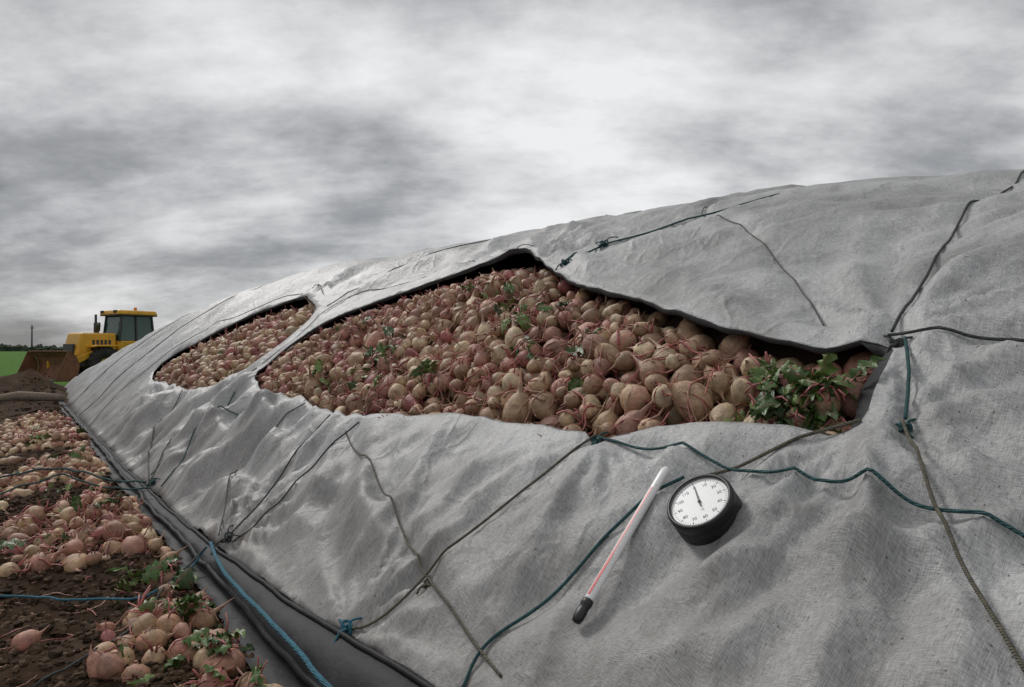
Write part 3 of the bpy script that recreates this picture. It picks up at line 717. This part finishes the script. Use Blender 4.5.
bx(Lt*.16,Lt*.85,-.003,.003,zt); bx(Lt*.60,Lt*.85,-.0048,.0048,zt-.0003)
sm_.obj("red_column",redm,False,th); sm_=MB()
for i in range(50):
    x=Lt*(.14+.70*i/50); big_=i%5==0; y=.006
    bx(x-.0006,x+.0006,y,y+(.0052 if big_ else .0035),zt-.0016)
sm_.obj("scale_marks",ink,False,th)

# ---------------------------------------------------------------- wheel loader
yel=simple("yellow_paint",(.66,.34,.015),.4,var=.18,vs=3); dkm=simple("dark_steel",(.03,.03,.032),.5,var=.4); rust=simple("rusty_steel",(.17,.07,.035),.75,var=.5,vs=2.5,bumpsc=20,bd=.01)
tyre=simple("tyre_rubber",(.025,.023,.021),.85,var=.5,vs=6,bumpsc=12,bd=.02); rim=simple("rim_paint",(.45,.27,.05),.5)
cabg,nt,bs=newmat("cab_glass"); bs.inputs["Base Color"].default_value=(.02,.07,.055,1); bs.inputs["Roughness"].default_value=.06; bs.inputs["Specular IOR Level"].default_value=.6
ld=bpy.data.objects.new("wheel_loader",None); col.objects.link(ld)
hd=math.atan2(-.84,-.54); ld.location=(-18.45,32.0,-.08); ld.rotation_euler=(0,0,hd); ld.scale=(.96,.96,1.03)
def hexa(name,pts8,mat,bev=.03):
    me=bpy.data.meshes.new(name); me.from_pydata(pts8,[],[(0,3,2,1),(4,5,6,7),(0,1,5,4),(1,2,6,5),(2,3,7,6),(3,0,4,7)]); me.materials.append(mat)
    o=bpy.data.objects.new(name,me); col.objects.link(o); o.parent=ld
    if bev: b=o.modifiers.new("bevel","BEVEL"); b.width=bev; b.segments=2
    return o
def box(name,x0,x1,y0,y1,z0,z1,mat,bev=.03,tx0=0,tx1=0,ty=0):
    return hexa(name,[(x0,y0,z0),(x1,y0,z0),(x1,y1,z0),(x0,y1,z0),(x0+tx0,y0+ty,z1),(x1-tx1,y0+ty,z1),(x1-tx1,y1-ty,z1),(x0+tx0,y1-ty,z1)],mat,bev)
def wheel(x,y,r,w):
    pr=[(.35*r,-w*.25),(.55*r,-w*.42),(.62*r,-w*.5),(.92*r,-w*.5),(r,-w*.36),(r,w*.36),(.92*r,w*.5),(.62*r,w*.5),(.55*r,w*.42),(.35*r,w*.25)]
    o=lathe(pr,36,"tyre",tyre,ld); o.location=(x,y,r); o.rotation_euler=(math.pi/2,0,0)
    o=lathe([(0,-w*.3),(.2*r,-w*.3),(.25*r,-w*.2),(.5*r,-w*.25),(.57*r,-w*.43),(.57*r,w*.43),(.5*r,w*.25),(.25*r,w*.2),(.2*r,w*.3),(0,w*.3)],24,"rim",rim,ld); o.location=(x,y,r); o.rotation_euler=(math.pi/2,0,0)
    for k in range(20):
        a=k*2*math.pi/20; 
        o=box("lug",-.05,.05,-w*.48,w*.48,-.03,.04,tyre,0); o.location=(x+math.sin(a)*r,y,r+math.cos(a)*r); o.rotation_euler=(0,a,0)
wheel(-1.1,1.0,.82,.5); wheel(-1.1,-1.0,.82,.5); wheel(1.15,1.0,.72,.45); wheel(1.15,-1.0,.72,.45)
box("chassis",-1.9,1.7,-.45,.45,.6,1.15,dkm)
box("hood",.42,2.25,-.70,.70,1.05,2.08,yel,.08,0,.25,.06); box("hood_stripe",.6,1.6,-.715,.715,1.30,1.42,dkm,0)
box("grille",2.18,2.28,-.45,.45,1.1,1.6,dkm,.01)
for k in range(5): box("vent_slat",.7+.18*k,.8+.18*k,-.70,.70,1.52,1.78,dkm,0,0,0,.02)
box("rear_body",-2.2,-1.4,-.7,.7,1.0,1.75,yel,.08,.1,0,.04); box("counterweight",-2.45,-2.15,-.75,.75,.65,1.4,dkm,.05)
for s in (1,-1):
    y0,y1=sorted((s*.72,s*1.28)); box("fender",-1.95,-.25,y0,y1,1.66,1.76,yel,.03,.25,.25); box("front_fender",.5,1.8,y0,y1,1.48,1.56,yel,.03,.2,.2)
    box("step",-.35,.35,s*.95-.15,s*.95+.15,.55,.62,dkm,.01)
box("cab_base",-1.4,.4,-.8,.8,1.05,1.75,yel,.05)
box("cab_glass",-1.33,.33,-.75,.75,1.75,2.92,cabg,.02,.1,.12,.08)
for (x,tx) in ((-1.38,.1),(-.5,0),(.30,-.12)):
    for s in (1,-1):
        y=s*.77; w=.04
        hexa("cab_post",[(x,y-w,1.7),(x+.08,y-w,1.7),(x+.08,y+w,1.7),(x,y+w,1.7),(x+tx,y-w-s*.08,2.95),(x+.08+tx,y-w-s*.08,2.95),(x+.08+tx,y+w-s*.08,2.95),(x+tx,y+w-s*.08,2.95)],dkm,.01)
box("cab_roof",-1.5,.5,-.86,.86,2.93,3.13,yel,.06,.08,.08,.06); box("roof_trim",-1.46,.46,-.84,.84,2.88,2.928,dkm,.01)
for s in (1,-1): box("work_light",.42,.52,s*.6-.1,s*.6+.1,3.0,3.12,dkm,.01); box("mirror",.4,.46,s*1.0-.1,s*1.0+.1,2.2,2.6,dkm,.01)
o=lathe([(0,0),(.07,0),(.07,.12),(.05,.16),(0,.17)],16,"beacon",simple("amber",(.7,.25,.02),.3),ld); o.location=(-.6,.4,3.13)
o=lathe([(.05,0),(.09,.02),(.09,.55),(.055,.6),(.055,.95),(.04,.95),(.04,.6)],16,"exhaust_stack",dkm,ld); o.location=(.85,-.42,1.98)
o=lathe([(.04,0),(.04,.35),(.10,.37),(.10,.5),(0,.52)],16,"air_intake",dkm,ld); o.location=(1.15,.42,1.98)
for s in (1,-1):
    y=s*.85; w=.07
    hexa("lift_arm",[(.9,y-w,1.35),(2.75,y-w,.55),(2.75,y+w,.55),(.9,y+w,1.35),(.9,y-w,1.6),(2.75,y-w,.85),(2.75,y+w,.85),(.9,y+w,1.6)],yel,.02)
bw=1.9; pr=[(3.65,.08),(3.3,.05),(2.95,.10),(2.72,.35),(2.67,.70),(2.78,1.02),(3.0,1.22),(3.12,1.28)]
V=[];F=[]
for x,z in pr:
    for y in (-bw,bw): V.append((x,y,z))
n_=len(pr)
for i in range(n_-1): a=i*2; F.append((a,a+1,a+3,a+2))
for y in (-bw-.022,bw+.022):
    b=len(V); V+= [(x,y,z) for x,z in pr]; F.append(tuple(range(b,b+n_)))
me=bpy.data.meshes.new("bucket"); me.from_pydata(V,[],F); me.materials.append(rust); o=bpy.data.objects.new("bucket",me); col.objects.link(o); o.parent=ld
s_=o.modifiers.new("s","SOLIDIFY"); s_.thickness=.04
for i in range(9): y=-bw+.15+i*(2*bw-.3)/8; box("bucket_tooth",3.6,3.82,y-.05,y+.05,.07,.13,dkm,.01,0,.1)

# ---------------------------------------------------------------- distance
tl=MB()
for _ in range(900):
    x=rng.uniform(-900,300); hh=rng.uniform(2,4.5)*(.6+.8*float(vn(x*.02,0,5))); w=rng.uniform(2,6)
    V=ico_v*rng.uniform(.7,1.2,(14,1))*np.array([w,w,hh])+np.array([x,620+rng.uniform(-20,20),hh*.4])
    tl.add(V,ico_f,np.array([.05,.065,.045])*rng.uniform(.6,1.2))
tl.obj("distant_tree_line",attrmat("distant_foliage",.9,.2,.1,2,dcol=(.03,.04,.02)),False)
mb=MB(); V,F=tube([(-63.3,90,0),(-63.3,90,4.6)],[.12,.08],8); mb.add(V,F,(.1,.09,.08)); V,F=tube([(-63.6,90,4.2),(-63.0,90,4.2)],.05,6); mb.add(V,F,(.1,.09,.08)); mb.obj("utility_pole",dkm)
mb=MB(); V,F=tube([(-11.3,15.0,.22),(-10.9,15.1,.28),(-10.4,15.15,.26),(-10.0,15.25,.22)],[.09,.11,.10,.08],9); mb.add(V,F,(.22,.18,.14)); mb.obj("old_log",attrmat("bark",.9,.3,.1,15))

# ---------------------------------------------------------------- sky
w=bpy.data.worlds.new("World"); scene.world=w; w.use_nodes=True; nt=w.node_tree; L=nt.links; nt.nodes.clear()
out=N(nt,"ShaderNodeOutputWorld"); bgA=N(nt,"ShaderNodeBackground"); bgB=N(nt,"ShaderNodeBackground"); ms=N(nt,"ShaderNodeMixShader")
SAZ=-40
sky=N(nt,"ShaderNodeTexSky",sky_type='NISHITA'); sky.sun_disc=False; sky.sun_elevation=math.radians(42); sky.sun_rotation=math.radians(SAZ)
L.new(sky.outputs[0],bgA.inputs[0]); bgA.inputs[1].default_value=.08
g=N(nt,"ShaderNodeTexCoord").outputs["Generated"]; s3=N(nt,"ShaderNodeSeparateXYZ"); L.new(g,s3.inputs[0])
zc=math_(nt,'ADD',math_(nt,'MAXIMUM',s3.outputs[2],0.0),.34)
cb=N(nt,"ShaderNodeCombineXYZ"); L.new(math_(nt,'DIVIDE',s3.outputs[0],zc),cb.inputs[0]); L.new(math_(nt,'MULTIPLY',math_(nt,'DIVIDE',s3.outputs[1],zc),1.5),cb.inputs[1]); cb.inputs[2].default_value=4.1
n1=noise(nt,cb.outputs[0],1.0,2,.5,.0); n2=noise(nt,cb.outputs[0],2.5,10,.59,.0)
val=math_(nt,'ADD',math_(nt,'MULTIPLY',n1,.35),math_(nt,'MULTIPLY',n2,.65))
def lobe(px,py,amp,width):
    global val
    d=Vector(((px-512)/683,1,(350-py)/683)).normalized()
    vm=N(nt,"ShaderNodeVectorMath",operation='DOT_PRODUCT'); nrm=N(nt,"ShaderNodeVectorMath",operation='NORMALIZE'); L.new(g,nrm.inputs[0]); L.new(nrm.outputs[0],vm.inputs[0]); vm.inputs[1].default_value=d
    mr=N(nt,"ShaderNodeMapRange",interpolation_type='SMOOTHSTEP'); mr.inputs[1].default_value=math.cos(width); mr.inputs[2].default_value=1; mr.inputs[3].default_value=0; mr.inputs[4].default_value=amp
    L.new(vm.outputs["Value"],mr.inputs[0]); val=math_(nt,'ADD',val,mr.outputs[0])
lobe(620,200,.13,.36); lobe(520,120,.03,.3); lobe(60,210,-.09,.32); lobe(860,50,-.08,.30); lobe(170,300,.12,.16); lobe(250,110,.05,.3); lobe(950,150,.08,.24)
cl_=ramp(nt,val,[(.33,(.21,.217,.23)),(.43,(.345,.353,.367)),(.50,(.50,.507,.52)),(.58,(.68,.687,.697)),(.69,(.88,.885,.89))])
zen=math_(nt,'ADD',1.0,math_(nt,'MULTIPLY',math_(nt,'MAXIMUM',math_(nt,'SUBTRACT',s3.outputs[2],.48),0.0),.8))
L.new(cl_,bgB.inputs[0]); L.new(zen,bgB.inputs[1]); ms.inputs[0].default_value=.95
L.new(bgA.outputs[0],ms.inputs[1]); L.new(bgB.outputs[0],ms.inputs[2]); L.new(ms.outputs[0],out.inputs[0])
sl=bpy.data.lights.new("sun","SUN"); sl.energy=1.5; sl.angle=math.radians(13); sl.color=(1,.97,.93); so=bpy.data.objects.new("sun",sl); col.objects.link(so)
el_=math.radians(42); dv=Vector((math.sin(math.radians(SAZ))*math.cos(el_),math.cos(math.radians(SAZ))*math.cos(el_),math.sin(el_))); so.rotation_euler=dv.to_track_quat('Z','Y').to_euler()

cam=bpy.data.cameras.new("camera"); cam.lens=24; cam.sensor_width=36; cam.clip_end=4000; co=bpy.data.objects.new("camera",cam); col.objects.link(co)
co.location=(0,0,1.3); co.rotation_euler=(math.radians(90.54),0,0); scene.camera=co
print("T end",time.time()-T00)
